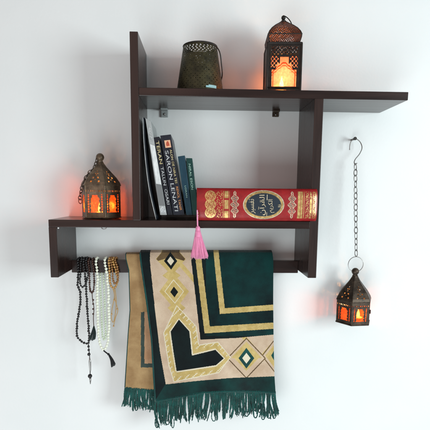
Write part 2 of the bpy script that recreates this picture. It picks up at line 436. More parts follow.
for f in range(4):
    mb = MB(); polyshell(mb, 4, rot, [(Rq*.955, Hq*.08), (Rq*.955, Hq*.74)], cq, 4, Hq, None, [f]); pn = obj('pane', mb, amber, t)
    def arch(f_, u, z, r_):
        y = z/Hq; a = abs(u-.5)
        top = .60-.62*a**1.15+.018*abs(math.sin(a*26))
        return not (abs(y-top) < .016 or abs(y-top+.055) < .009 or (.11 < y < top and abs(a-.335) < .012))
    mb = MB(); polyshell(mb, 4, rot, [(Rq*.968, Hq*.10), (Rq*.968, Hq*.72)], cq, 120, .0006, arch, [f]); obj('arch_tracery', mb, tracery, pn)
tealight(cq+Vector((0, 0, .003)), .0155, 'lit tealight glowing behind the amber panes of the square lantern', 1.5)

# ------------------------------------------------------------------ bucket shaped candle holder
YB = -.080; g = mpp(YB); cb = W(200, 89, YB); cb.z = z_top
t = thing('candle_holder', 'dark olive tapered metal bucket with pierced pattern and wire handle, standing on the upper board', 'candle holder', cb)
R0 = 22.6*g; R1 = 15.8*g; Hb = 43.5*g
NT, NZ = 260, 120
def bpos(u, v): a = 2*PI*u; r = R0+(R1-R0)*v; return cb+Vector((r*math.sin(a), -r*math.cos(a), v*Hb+.0005))
def bkeep(u, v):
    if v > .955 or v < .06: return True
    x = u*30; 
    if v > .80:
        y = v*34; d = math.sin(2*PI*x*1.0+math.sin(y*2))*math.sin(y*2.6)
        return not (d > .35)
    y = v*22; fx = (x*1.0+(int(y) % 2)*.5) % 1-.5; fy = y % 1-.5
    # flower shaped lattice of tiny holes
    k = math.sin(x*2*PI/5)*math.sin(y*PI/4)
    rad = .10+.09*max(0, k)
    return not (fx*fx+fy*fy < rad*rad*1.3)
mb = MB(); mb.grid(NT, NZ, bpos, bkeep); obj('body', mb, olive, t, solid=.0006)
for v, rd in ((0.01, .0018), (1.0, .0016)):
    mb = MB()
    r = R0+(R1-R0)*v; mb.tube([cb+Vector((r*math.cos(2*PI*i/64), r*math.sin(2*PI*i/64), v*Hb+.001)) for i in range(64)], rd, 8, closed=True)
    obj('rim', mb, blackm, t, True)
mb = MB(); mb.lathe([(.001, .0015), (R0*.985, .0015), (R0*.985, .003), (.001, .003)], cb, 48); obj('base_plate', mb, olive, t)
hz = Hb*.96
hp = smoothpath([cb+Vector((R1*.2, -R1*1.0, hz)), cb+Vector((R1*.75, -R1*.92, hz+.3*g)), cb+Vector((R1*1.14, -R1*.5, hz-4*g)), cb+Vector((20.3*g, -R1*.2, hz-15*g)), cb+Vector((21.2*g, 0, hz-22*g)), cb+Vector((20.2*g, .01, hz-27*g))])
mb = MB(); mb.tube(hp, .0013, 8); obj('handle', mb, blackm, t, True)
mb = MB()
px0, px1 = 205.5, 215
def lp(px, py):
    v = (89-py)/43.5; r = (R0+(R1-R0)*v)+.0006; s = (px-200)*g/r; return cb+Vector((r*s, -r*math.sqrt(1-s*s), v*Hb))
mb.grid(8, 3, lambda u, v: lp(px0+(px1-px0)*u, 86.2-2.6*v+(1.2*(1-u) if v > .5 else 0)*-.0-(1-u)*(-.0)), lambda u, v: not (u < .3 and v > .6))
obj('reflection_patch', mb, mat('pale_blue_reflection', (.35, .62, .66), .3), t, solid=.0003)  # window reflection on the metal, painted as a pale blue patch

# ------------------------------------------------------------------ books
def text_mesh(body):
    cu = bpy.data.curves.new('script', 'FONT'); cu.body = body; o = bpy.data.objects.new('script', cu); COL.objects.link(o)
    bpy.context.view_layer.update()
    me = o.evaluated_get(bpy.context.evaluated_depsgraph_get()).to_mesh()
    vs = [v.co.copy() for v in me.vertices]; fs = [tuple(p.vertices) for p in me.polygons]
    bpy.data.objects.remove(o); bpy.data.curves.remove(cu)
    x0 = min(v.x for v in vs); x1 = max(v.x for v in vs); y0 = min(v.y for v in vs); y1 = max(v.y for v in vs)
    return [((v.x-x0)/(x1-x0), (v.y-y0)/(y1-y0)) for v in vs], fs
def glyphs(mb, u0, u1, v0, v1, pos, body):
    """a line of capitals running down the spine (u across, v along)"""
    P, fs = text_mesh(body)
    mb.add([pos(u0+(u1-u0)*b, v1-(v1-v0)*a)+Vector((0, -.0004, 0)) for a, b in P], fs)
def book(label, tl, tr, bl, br_, Yf, depth, cm, titles, pages=None, extra=None, rounded=.0012):
    """upright book leaning left; spine corners given in photo pixels at depth Yf"""
    A_, B_, C_, D_ = W(*tl, Yf), W(*tr, Yf), W(*br_, Yf), W(*bl, Yf)
    for q in (C_, D_): q.z = max(q.z, z_low+.0008)
    t = thing('book', label, 'book', ((C_+D_)/2+Vector((0, depth/2, 0))), 'paperback books leaning on the lower board')
    def P(u, v, y=0): return (A_*(1-u)+B_*u)*v+(D_*(1-u)+C_*u)*(1-v)+Vector((0, y, 0))
    mb = MB()
    e = .10
    mb.prism([P(0, 0), P(0, 1), P(0, 1)+Vector((0, 0, 0)), P(0, 0)] and [P(0,0), P(1,0), P(1,1), P(0,1)], (0, .0016, 0))          # spine
    mb.prism([P(0,0,.0017), P(e,0,.0017), P(e,1,.0017), P(0,1,.0017)], (0, depth-.0017, 0))
    mb.prism([P(1-e,0,.0017), P(1,0,.0017), P(1,1,.0017), P(1-e,1,.0017)], (0, depth-.0017, 0))
    obj('cover', mb, cm, t, bevel=.0005)
    mb = MB(); mb.prism([P(e*1.1,.006,.0018), P(1-e*1.1,.006,.0018), P(1-e*1.1,.992,.0018), P(e*1.1,.992,.0018)], (0, depth-.004, 0))
    obj('pages', mb, pages or paper, t)
    pf = lambda u, v: P(u, v, -.0004)
    for i, (u0, u1, v0, v1, m, body) in enumerate(titles):
        mb = MB(); glyphs(mb, u0, u1, v0, v1, pf, body)
        obj('title_lettering', mb, m, t)
    if extra: extra(t, pf)
    return t
paper = mat('page_paper', (.62, .58, .48), .8); vary(paper, (.55, .50, .40), (.70, .66, .56), (400, 4, 4), 3)
wht = mat('white_print', (.72, .74, .76), .5); vary(wht, (.28, .30, .32), (.66, .68, .68), (260, 260, 260), 3)
yel = mat('yellow_print', (.65, .55, .25), .5); vary(yel, (.45, .36, .16), (.75, .66, .38), (130, 130, 130), 3)
org = mat('orange_print', (.6, .25, .08), .5)
grn = mat('pale_green_print', (.3, .5, .42), .5)
def cov(name, a, b, r=.3): m = mat(name, a, r, Specular_IOR_Level=.25); vary(m, a, b, (60, 60, 30), 5, .3, .7, rough=(r*.8, r*1.3)); return m
greyc = cov('grey_cover', (.30, .32, .32), (.42, .44, .44)); blackc = cov('black_cover', (.006, .009, .014), (.014, .017, .024))
navyc = cov('black_navy_cover', (.008, .011, .018), (.02, .024, .035)); tealc = cov('teal_cover', (.008, .035, .06), (.016, .06, .085)); greenc = cov('dark_green_cover', (.006, .035, .035), (.012, .06, .05))
def patch(name, m, u0, u1, v0, v1, rough_edge=False):
    def f(t, pf):
        mb = MB(); mb.prism([pf(u0, v0), pf(u1, v0), pf(u1, v1), pf(u0, v1)], (0, -.0004, 0)); obj(name, mb, m, t)
    return f
whitep = mat('white_label', (.70, .72, .72), .4); vary(whitep, (.55, .58, .58), (.80, .82, .82), (200, 200, 60), 4)
dgrey = mat('mid_grey_label', (.16, .17, .175), .4)
def ex_grey(t, pf):
    patch('label_panel', whitep, .15, .95, .33, .74)(t, pf); patch('label_panel', dgrey, .1, .95, .10, .328)(t, pf)
    mb = MB(); glyphs(mb, .25, .8, .78, .93, pf, 'ARENI'); obj('title_lettering', mb, wht, t)
    mb = MB(); mb.prism([pf(.1, .02), pf(.95, .02), pf(.85, .07), pf(.5, .095), pf(.15, .07)], (0, -.0005, 0)); obj('emblem', mb, wht, t)
def ex_orange(t, pf):
    patch('cover_picture', mat('pale_orange', (.75, .42, .26), .5), .30, .84, .845, .935)(t, pf)
    mb = MB(); 
    cc = [(.44, .862), (.72, .866), (.70, .90), (.62, .925), (.50, .915), (.42, .89)]
    mb.prism([pf(u, v)+Vector((0, -.0004, 0)) for u, v in cc], (0, -.0004, 0)); obj('emblem', mb, mat('brick_red', (.45, .07, .03), .5), t)
YK = -.132
# thin booklet bowed against the panel: black leaf with a pale edge
bt = thing('booklet', 'thin black booklet with white edge bowed against the left upright panel', 'booklet', W(150, 216, YK+.05))
cv = smoothpath([W(143.2, 117.5, YK), W(144.0, 140, YK), W(146.2, 165, YK), W(149.6, 190, YK), (W(156.2, 216, YK).x, YK, z_low+.001)], 8)
mb = MB(); nn = len(cv)-1
mb.grid(nn, 1, lambda u, v: cv[round(u*nn)]+Vector((.0012, .0005+v*.11, 0))); obj('cover', mb, blackc, bt, True, solid=.0022)
mb = MB(); mb.grid(nn, 1, lambda u, v: cv[round(u*nn)]+Vector((-.0006, v*.109, 0))); obj('pages', mb, whitep, bt, True, solid=.0010)
book('pale grey paperback with white label panels on its spine, leaning beside the thin booklet', (145.3, 118), (150.8, 121), (160.2, 215), (166.8, 215), YK, .115, greyc, [], extra=ex_grey)
book('narrow black book with yellow and white title, between the grey and the wide black book', (153.6, 137.5), (159.2, 136.5), (167.6, 215), (172.6, 215), YK, .11, blackc,
     [(.25, .80, .66, .95, yel, 'TERAN'), (.28, .78, .14, .62, wht, 'TALUN  OSARI')])
book('wide black book with an orange square on top of its white lettered spine', (160.2, 135.6), (170.8, 134.4), (173.2, 215), (184.4, 215), YK-.002, .115, navyc,
     [(.20, .52, .05, .81, wht, 'SARON LENATI'), (.66, .86, .40, .82, yel, 'ALON DE NIRA TES'), (.66, .86, .06, .36, org, 'RENOL TANIR')], extra=ex_orange)
book('plain teal blue book, left of the two shorter ones', (177.8, 156.5), (184.8, 155.4), (186.3, 215), (192.3, 215), YK, .10, tealc,
     [(.38, .60, .30, .50, grn, 'LORAN')])
book('dark green book with faint pale title next to the thick red book', (186.0, 158.0), (192.2, 158.2), (192.6, 215), (198.6, 215), YK+.001, .10, greenc,
     [(.28, .62, .45, .90, grn, 'NIRAL ESON')])

# ------------------------------------------------------------------ thick red book lying flat
YS = -.1605
red = mat('red_leather', (.42, .010, .012), .35); vary(red, (.24, .004, .006), (.35, .007, .009), (60, 60, 60), 5, bump=.25, bscale=700, rough=(.28, .42))
gold = mat('gold_foil', (.75, .48, .16), .33, .75); vary(gold, (.55, .32, .10), (.88, .62, .26), (150, 150, 150), 4, rough=(.22, .42))
pgold = mat('pale_gold_foil', (.80, .66, .42), .32, .6); vary(pgold, (.6, .5, .34), (.9, .78, .55), (200, 200, 200), 3, rough=(.25, .4))
navy = mat('navy_enamel', (.012, .022, .035), .35)
xa = W(196.8, 204, YS).x; xb = W(317.4, 204, YS).x; zq0 = z_low+.0006; zq1 = Z(188.3, 255, YS)
qb = thing('holy_book', 'thick red hardback lying flat, gold stamped spine with a dark oval of arabic writing', 'book', ((xa+xb)/2, -.09, zq0))
def sp(px, py):
    """spine surface point"""
    u = (px-196.8)/(317.4-196.8); v = (221.3-py)/(221.3-188.3)
    b = 1-(2*v-1)**4; e = 1-min(1, max(0, abs(u-.5)*2-.0))**14
    return Vector((xa+(xb-xa)*u, YS+.008-.011*(b**.6 if b > 0 else 0)*1.0+.003*(1-e), zq0+(zq1-zq0)*v))
def dd(px, py, cx_, cy_, a, b): return ((px-cx_)/a)**2+((py-cy_)/b)**2
def scroll(x, y, a=1.0):
    return math.sin(x*1.9*a+1.6*math.sin(y*.75*a))*math.cos(y*1.35*a+1.4*math.sin(x*.95*a))
def qpat(u, v):
    px = 196.8+u*(317.4-196.8); py = 221.3-v*33.0; cy_ = 204.8
    # oval
    d = dd(px, py, 263.2, cy_, 20.6, 14.6)
    if d < 1: 
        if dd(px, py, 263.2, cy_, 18.0, 12.2) < 1: return 3 if dd(px, py, 263.2, cy_, 17.4, 11.7) < 1 or dd(px, py, 263.2, cy_, 17.8, 12.0) > 1 else 1
        return 3 if .885 < d < .905 else (1 if d < .885 else 2)
    y = py-cy_
    # left cartouche of three lobes
    for k in (-8.4, 0, 8.4):
        q = dd(px, py, 210.3, cy_+k, 5.4, 5.4)
        if q < 1: return 1 if (q > .72 or scroll(px-210.3, y-k, 1.7) > -.15) else 0
    if abs(y) < 13.6:
        if 216.2 < px < 222.2: return 1 if scroll(px-219, y, 1.25) > .38 else 0
        if 222.8 < px < 223.4 or 228.9 < px < 229.4: return 1
        if 224.2 < px < 228.2: return 1 if abs(y) > 11 or abs(abs(y)-5.4) > 1.0 else 0
        for cxx in (234.4, 291.6):
            w = 4.3*(1-abs(y/14)**3)*(.72+.28*math.cos(y*.95))
            a = abs(px-cxx)
            if a < w:
                s = scroll((px-cxx)*1.0, y, 1.25)
                return 2 if (abs(a-w) < .55 or abs(s) < .22) else (3 if s < -.5 and abs(y) < 8 else 0)
        if 297.4 < px < 302.4: return 1 if not (299.9 < px < 300.4) else 0
        if 303.4 < px < 304.0: return 1
        if 305.2 < px < 308.6: return 1 if scroll(px, y, 1.5) > .2 else 0
        if 309.4 < px < 311.6: return 1 if (abs(y) < 6 or scroll(px, y, 1.3) > -.2) else 0
        if 312.6 < px < 313.2 or 315.4 < px < 315.9: return 1
        if 313.6 < px < 315.0: return 1 if scroll(px, y, 1.5) > 0 else 0
    return 0
mb = MB()
mb.grid(600, 170, lambda u, v: sp(196.8+u*120.6, 221.3-v*33.0), None, qpat)
spine = obj('spine', mb, [red, gold, pgold, navy], qb, True)
xc = xrp0-.002
Y0 = YS+.0085
mb = MB()
for z0, z1 in ((zq0, zq0+.0035), (zq1-.0035, zq1)):
    mb.box((xa, D-.0004, z0), (xc, -.012, z1))
mb.box((xa+.0002, D-.0028, zq0+.0002), (xb-.0004, D-.0005, zq1-.0002))
obj('cover', mb, red, qb, bevel=.0006)
mb = MB(); mb.box((xa+.004, D+.0003, zq0+.0036), (xc-.003, -.016, zq1-.0036)); obj('pages', mb, paper, qb)
def arabic(body, cxp, cyp, hpx, wpx, m):
    cu = bpy.data.curves.new('script', 'FONT'); cu.body = body; o = bpy.data.objects.new('script', cu); COL.objects.link(o)
    bpy.context.view_layer.update()
    dg = bpy.context.evaluated_depsgraph_get(); me = o.evaluated_get(dg).to_mesh()
    vs = [v.co.copy() for v in me.vertices]; fs = [tuple(p.vertices) for p in me.polygons]
    bpy.data.objects.remove(o); bpy.data.curves.remove(cu)
    x0 = min(v.x for v in vs); x1 = max(v.x for v in vs); y0 = min(v.y for v in vs); y1 = max(v.y for v in vs)
    mb = MB(); out = []
    for v in vs:
        a = (v.x-x0)/(x1-x0)-.5; b = (v.y-y0)/(y1-y0)-.5
        p = sp(cxp-b*wpx, cyp-a*hpx); out.append(p+Vector((0, -.0007, 0)))       # turned a quarter to the left
    mb.add(out, fs); obj('gilt_script', mb, m, spine, solid=.0006)
arabic('\ufedd\ufe8e\ufed7', 279.2, 206.5, 4.5, 3.4, pgold)
arabic('\ufee2\ufef3\ufeae\ufedc\ufedf\ufe8d', 270.8, 206.0, 13.5, 6.6, pgold)
arabic('\ufee5\u0622\ufeae\ufed8\ufedf\ufe8d', 261.6, 205.0, 20.5, 7.6, pgold)
arabic('\ufeae\ufef4\ufeb4\ufed4\ufe97', 251.8, 206.2, 14.5, 7.0, pgold)
mb = MB()
mb.prism([sp(266.2, 194.5)+Vector((0, -.0006, 0)), sp(266.8, 194.5)+Vector((0, -.0006, 0)), sp(266.8, 216)+Vector((0, -.0006, 0)), sp(266.2, 216)+Vector((0, -.0006, 0))], (0, -.0005, 0)); obj('gilt_line', mb, pgold, spine)

# pink tassel
pink = mat('pink_silk', (.78, .16, .36), .5, Sheen_Weight=.4); vary(pink, (.72, .16, .36), (.92, .36, .56), (500, 500, 12), 4, .3, .7)
YT = -.172
tt = thing('tassel', 'pink silk bookmark tassel dangling below the left end of the red book', 'tassel', W(197.4, 226, YT))
mb = MB()
for i, y in enumerate((213.0, 215.6, 218)): mb.ball(W(197.4+.2*(i % 2), y, YT+.003), .0022, 10)
obj('bead', mb, pgold, tt, True)
mb = MB(); mb.tube(smoothpath([W(197.2, 210, YT+.004), W(197.4, 219, YT), W(197.7, 229, YT)]), .0016, 8); obj('cord', mb, pink, tt, True)
mb = MB(); a = W(197.9, 227.5, YT)
mb.lathe([(.0012, .004), (.0045, .001), (.0055, -.004), (.0048, -.009), (.006, -.013), (.0075, -.02)][::-1], a, 16, capb=False); obj('knot', mb, pink, tt, True)
mb = MB(); rnd = random.Random(3)
for i in range(420):
    an = rnd.uniform(0, 2*PI); q = math.sqrt(rnd.random()); L = rnd.uniform(28.2, 31.5)
    if rnd.random() < .1: L += rnd.uniform(0, 2)
    e_ = W(199.4+9.2*q*math.cos(an)+.5*rnd.random(), 228+L-1.5*abs(math.cos(an))*q, YT-.010*q*math.sin(an))
    p0 = a+Vector((.0045*q*math.cos(an), -.0045*q*math.sin(an), -.004))
    mid = p0*.55+e_*.45+Vector((-.0012*q*math.cos(an)+rnd.uniform(-.001, .001), 0, 0))
    mb.tube(smoothpath([p0, mid, e_], 4), [.00065]*8+[.0003], 4)
obj('threads', mb, pink, tt, True)

# ------------------------------------------------------------------ prayer rug
green = cloth('green_pile', (.002, .007, .009), (.003, .045, .042), .15, vs=9)  # near-black patches put the velvet nap's sheen into the colour
bgreen = cloth('black_green_pile', (.004, .006, .007), (.006, .016, .017), .12, vs=14)
teal = cloth('teal_green_pile', (.003, .040, .038), (.005, .075, .066), .25, vs=14)
band = cloth('deep_green_band_pile', (.003, .009, .010), (.004, .052, .046), .2, vs=11)  # broad noise from near black to teal paints in nap shading
beige = cloth('pink_beige_wool', (.55, .40, .28), (.69, .54, .40), .1)
goldw = cloth('gold_wool', (.50, .36, .12), (.66, .50, .21), .1, vs=60)
palew = cloth('pale_wool', (.70, .62, .46), (.80, .72, .55), .1)
brown = cloth('brown_wool', (.10, .06, .03), (.2, .13, .06), .1)
tan = cloth('tan_wool', (.32, .19, .085), (.47, .31, .15), .1)
tan2 = cloth('rosy_tan_wool', (.42, .24, .13), (.52, .32, .19), .1)
grey_g = cloth('grey_green_wool', (.035, .055, .048), (.06, .085, .075), .1)
def lerp(pts, t):
    for (a, x), (b, y) in zip(pts, pts[1:]):
        if t <= b: return x+(y-x)*max(0, (t-a))/(b-a)
    return pts[-1][1]
def inpoly(x, y, P):
    r = False; j = len(P)-1
    for i in range(len(P)):
        if (P[i][1] > y) != (P[j][1] > y) and x < (P[j][0]-P[i][0])*(y-P[i][1])/(P[j][1]-P[i][1])+P[i][0]: r = not r
        j = i
    return r
def dia(x, y, cx_, cy_, a, b, tilt=0.0): return abs(x-cx_-tilt*(y-cy_))/a+abs(y-cy_)/b
BEIGE = [(149.5, 240), (190.6, 240), (191.4, 262), (195.6, 297), (200.4, 339.6), (236, 338), (276, 334.4), (276, 376.2), (230, 378), (196, 381), (165.8, 384.4), (160, 352), (156.3, 322), (152.4, 285), (150, 262)]
S1 = [(195, 240), (201, 240), (201.7, 262), (209.8, 326.4), (276, 322.4), (276, 328.6), (204.6, 333.4), (195.8, 262)]
S2 = [(213.2, 240), (218.6, 240), (219.2, 258), (224.8, 308.2), (276, 304.4), (276, 310.0), (219.9, 314.0), (214, 258)]
AO = [(176.6, 305), (196.4, 326), (199.2, 344.6), (218, 341.6), (231, 357.2), (219, 373), (173.6, 382.4), (168.6, 366), (163.2, 333)]
AO2 = [(177.4, 312), (192.4, 328.4), (195.2, 349), (217, 345.6), (227, 358), (218, 369.4), (175.0, 377.0), (171, 362), (167.0, 332)]
AI = [(178.9, 319.6), (189.4, 331.4), (191.9, 355.6), (215.4, 349.8), (223.8, 358.4), (216, 365.2), (176.6, 371.2), (173.5, 352), (170.6, 331.6)]
def rugpat(px, py):
    """0 green 1 black-green 2 teal 3 beige 4 gold 5 pale 6 brown"""
    w = .45*math.sin(py*1.9)*.6                                        # stepped weave edge
    x = px
    if inpoly(x, py, S1) or inpoly(x, py, S2):
        return 4 if not (math.sin(px*4.2)*math.sin(py*4.2) > .72) else 6
    if inpoly(x, py, BEIGE):
        if inpoly(x, py, AI): return 1
        ins = lambda P, s, cx_=190, cy_=352: inpoly(cx_+(x-cx_)*s, cy_+(py-cy_)*s, P)
        if inpoly(x, py, AO):
            if inpoly(x, py, AO2): 
                if math.hypot(0, 0) == 0 and not inpoly(x+1.3, py, AI) and not inpoly(x-1.3, py, AI) and not inpoly(x, py-1.4, AI) and not inpoly(x, py+1.4, AI): return 4
                return 5
            e = not (inpoly(x+1.0, py, AO) and inpoly(x-1.0, py, AO) and inpoly(x, py+1, AO) and inpoly(x, py-1, AO))
            if e: return 5
            return 4 if (int(px*.8)+int(py*.8)) % 5 else 5
        # top diamond
        d = dia(x, py, 170.6, 261, 6.7, 8.6, .06)
        if d < .52: return 5
        if d < 1: return 1
        d = dia(x, py, 170.8, 259, 15, 16.5, .06)
        if d < 1: return 6 if d < .97 and py < 257+abs(x-171)*.3 else 4
        d = dia(x, py, 174.2, 292, 4.0, 5.4, .06)
        if d < 1: return 1
        d = dia(x, py, 174.2, 291.5, 14.8, 18.5, .06)
        if d < 1: return 4 if not (.60 < d < .66) else 5
        d1 = dia(x, py, 171.5, 275.5, 9, 7); d2 = dia(x, py, 176.5, 308, 9, 8)
        if d1 < 1 or d2 < 1: return 4
        # right diamonds
        d = dia(x, py, 246.4, 358.2, 7.9, 10.4, 0)
        if d < .52: return 5
        if d < 1: return 2
        if dia(x, py, 276.2, 355.5, 5.0, 9) < 1: return 2
        d = dia(x, py, 246.4, 358.2, 19.5, 20.5)
        if d < 1: 
            if .93 < d: return 6
            return 4 if (d < .62) or (py < 358 and d < .8) else 3
        d = dia(x, py, 277, 355.8, 15.5, 20)
        if d < 1: return 6 if d > .92 else (4 if d < .75 else 3)
        if abs(abs(x-261.6)*1.15-abs(py-357.5)) < 3.2 and py < 357: return 4
        return 3
    if px > 196 and py < 336:                       # deep green panel inside the border
        if inpoly(x, py, [(218, 240), (276, 240), (276, 306), (224, 310)]): return 0
        return 0 if px > 206 else 1
    if py > 374:
        return 7 if px-155 > (401-py)*.62 else 1  # one green border, nap shading painted as a darker pile left of the mitre
    return 1
LE = [(250, 139.2), (270, 141.9), (300, 146.4), (340, 151.5), (370, 153.2), (402, 155.2)]
REd = [(250, 272.6), (262, 273.4), (300, 273.2), (340, 273.6), (376, 274.4), (394, 275.6)]
def hemL(px): return 401-9*min(1, (px-155)/50) if px < 205 else 392.5-1.5*math.sin((px-205)/22)
rug = thing('prayer_rug', 'green and beige fringed prayer rug with gold borders folded over the rail', 'rug', W(205, 262, -.045))
def fold(u, v, LEf, REf, ytop, hem, rad, wob, push=0.0):
    """v from 0 (hem of the front) to 1 (hem of the hidden back flap), over the rail"""
    Yf = RY-rad
    VF = .80
    zr = (rz1+.0015)
    if v <= VF:
        q = v/VF                                       # 0 at hem, 1 at top bend
        pxb = 0
        py = None
        # bottom position depends on x
        pyt = ytop
        pxg = LEf[0][1]
        # find row: iterate as px depends on py
        py = hem(lerp(LEf, 390)+(lerp(REf, 390)-lerp(LEf, 390))*u)*(1-q)+pyt*q
        px = lerp(LEf, py)+(lerp(REf, py)-lerp(LEf, py))*u
        h = 1-q
        dy = wob(px, h)
        p = W(px, py, Yf+dy)
        if q > .93:                                     # ease into the bend
            k = (q-.93)/.07; p = W(px, py, Yf+dy*(1-k))+Vector((0, rad*.35*k*k, 0))
        return p, px, py
    k = (v-VF)/(1-VF)
    px = lerp(LEf, ytop)+(lerp(REf, ytop)-lerp(LEf, ytop))*u
    p0 = W(px, ytop, Yf)+Vector((0, rad*.35, 0))
    if k < .3:
        a = k/.3*PI*.5+PI*.5*0
        q = k/.3
        return p0+Vector((0, (2*rad-.35*rad)*q, .0035*math.sin(PI*q)*(rad/.02))), px, ytop
    q = (k-.3)/.7
    return p0+Vector((.022*min(1, q*3)*(1-u), (2*rad-.35*rad)+.0015*math.sin(q*2), -.16*q)), px, ytop-2
def wobf(px, h): return -.010*h*math.sin(px*.062+.6+h*.5)-.005*h*math.sin(px*.027+2)-.0165*h-.0022*math.sin(px*.13+h*3)*h-.0012*math.sin(px*.045-h*6)
NU, NV = 430, 650
cache = {}
def rp_(u, v): 
    return fold(u, v, LE, REd, 252.8, hemL, .021, wobf)
mb = MB()
def pos(u, v):
    p, px, py = rp_(u, v)
    if v <= .80:
        if px < 150: pass
    # rounded top corners
    return p
def mf(u, v):
    p, px, py = rp_(u, v)
    return rugpat(px, py)
mb.grid(NU, NV, pos, None, mf)
front = obj('folded_cloth', mb, [green, bgreen, teal, beige, goldw, palew, brown, band], rug, True, solid=.004)
front.modifiers['solid'].offset = -1
# teal overcast edge on the left selvedge
mb = MB(); mb.tube([rp_(0, .8*i/60)[0]+Vector((.0004, -.001, 0)) for i in range(61)], .0022, 6); obj('selvedge', mb, teal, front, True)
# under layer
LU = [(250, 124.6), (258, 125.2), (270, 128.4), (310, 129.6), (335, 127.6), (384, 124.6), (400, 124)]
RU = [(250, 175), (400, 176)]
def hemU(px): return 387.5+4*min(1, max(0, (px-124)/45))
def wobu(px, h): return -.0015*h*math.sin(px*.09)
def underpat(px, py):
    if py < 251: return 0
    if px < lerp(LU, py)+1.0: return 3
    if px > 140.9 and py > 312:
        if px < 144.4 or 363.5 < py < 367.5 : return 2 if py < 367.5 else 0
        if py < 363.5: return 1
    return 0
mb = MB()
up_ = lambda u, v: fold(u, v, LU, RU, 254.4, hemU, .0150, wobu)
mb.grid(110, 340, lambda u, v: up_(u, v)[0], None, lambda u, v: underpat(*up_(u, v)[1:]))
under = obj('under_fold', mb, [tan, tan2, grey_g, teal], rug, True, solid=.003); under.modifiers['solid'].offset = -1
# fringes
fringe_m = cloth('fringe_yarn', (.004, .045, .040), (.008, .105, .090), .3, vs=60)
def fringe(fn, u0, u1, n, L0, L1, seed, parent, spread=1.0):
    rnd = random.Random(seed); mb = MB(); k = 0
    while k < n:
        m = rnd.randint(2, 6); uc = u0+(u1-u0)*(k+m/2)/n
        L = rnd.uniform(L0, L1); sx = rnd.gauss(.0, .085)*L+(.10 if uc > .93 else 0)*L; sy = rnd.uniform(-.008, .002); bx = rnd.gauss(0, .06)*L
        for q in range(m):
            u = u0+(u1-u0)*(k+q+.5)/n
            p = fn(min(1, max(0, u)), 0)[0]+Vector((0, .0015+rnd.uniform(-.001, .001), .002))
            pc = fn(min(1, max(0, uc)), 0)[0]
            l = L*rnd.uniform(.82, 1.06); off = Vector((rnd.gauss(0, .0016), rnd.gauss(0, .0016), 0)); bow = rnd.uniform(-.002, .002)
            def at(t): return Vector((p.x*(1-t**.7*.75)+pc.x*t**.7*.75+sx*t*t+bx*math.sin(t*PI)*.5+bow*math.sin(t*PI*1.5), p.y+sy*t, p.z-l*t))+off*t
            pts = [at(t) for t in (0, .2, .42, .64, .84, 1)]
            if rnd.random() < .05:                             # an uncut loop that turns back up
                a = pts[-1]; d = rnd.choice((-1, 1))*rnd.uniform(.003, .006); pts += [a+Vector((d, -.001, -.002)), a+Vector((d*1.7, -.002, .008)), a+Vector((d*1.5, -.001, .022))]
            path = smoothpath(pts, 4); r = rnd.uniform(.0011, .0016)
            mb.tube(path, [r*(1+.22*math.sin(i*2.6+q)) for i in range(len(path)-1)]+[r*.75], 5)
        k += m
    return obj('fringe', mb, fringe_m, parent, True)
fringe(rp_, .0, 1.0, 400, .052, .075, 11, front)
fringe(up_, .0, .8, 130, .046, .062, 12, under)
mb = MB()
for fn, n in ((rp_, 60),):
    mb.tube([fn(i/n, 0)[0]+Vector((0, .001, -.001)) for i in range(n+1)], .0024, 6)
obj('hem_cord', mb, teal, front, True)

# ------------------------------------------------------------------ prayer beads
def ph(px, py, Y): return W(px, py, Y)
def beadmat(name, c, r=.25, **k): return mat(name, c, r, **k)
jet = beadmat('jet_bead', (.012, .011, .012), .18); brownb = beadmat('brown_bead', (.05, .018, .012), .25)
pearl = beadmat('pearl_bead', (.80, .82, .70), .28, Subsurface_Weight=.25, Subsurface_Scale=.003); pearl.node_tree.nodes['Principled BSDF'].inputs['Subsurface Radius'].default_value = (1, 1, .8)
amberb = beadmat('amber_bead', (.50, .27, .075), .22, Metallic=.25, Coat_Weight=.5)
def strand(label, loop, r, m, spacing=2.05, cordm=None, group='prayer bead strands on the rail', sq=1.0, two=None):
    t = thing('prayer_beads', label, 'prayer beads', loop[0], group); po = Vector(loop[0])
    path = smoothpath(loop, 8)
    mb = MB(); mb.tube(path, r*.28, 5); obj('cord', mb, cordm or m, t, True)
    P = resample(path, r*spacing); first = None
    for i, p in enumerate(P[:100]):
        if first is None:
            mb = MB(); mb.ball((0, 0, 0), r, 12, (1, 1, sq)); first = obj('bead', mb, m, None, True); o = first
        else: o = first.copy(); COL.objects.link(o)
        o.parent = t; o.location = p-po; s = random.uniform(.86, 1.06); o.scale = (s, s*random.uniform(.92, 1.05), s*random.uniform(.9, 1.06)); o.location += Vector((random.gauss(0, r*.12), random.gauss(0, r*.08), 0)); o.rotation_euler = (random.uniform(-.4, .4), random.uniform(-.4, .4), 0)
    return t
YR = RY-.009
def over(px, r, lift=0):
    """points that pass over the rail, from behind to the front"""
    z = rz1+r+lift
    x = W(px, 258, RY).x
    return [Vector((x, RY+.012+r, z-.035)), Vector((x, RY+.011+r, z-.008)), Vector((x, RY+.004, z+.0005)), Vector((x, RY-.006, z)), Vector((x, YR-r-.001, z-.007))]
r = 1.35*mpp(-.05)
a = over(79.3, r); b = over(84.8, r)
yb = YR-r-.001
t = strand('long black bead strand with a metal tipped pendant, leftmost on the rail',
    [*a, ph(78.3, 274, yb), ph(77.6, 284, yb), ph(80.6, 296, yb), ph(79.0, 312, yb), ph(76.9, 326, yb), ph(77.2, 336, yb), ph(82, 341.8, yb), ph(88.2, 343.2, yb), ph(89.0, 335, yb-.001), ph(87.9, 318, yb), ph(86.8, 300, yb), ph(85.6, 282, yb), *b[::-1]], r, jet, 1.9)
YP = yb-.001
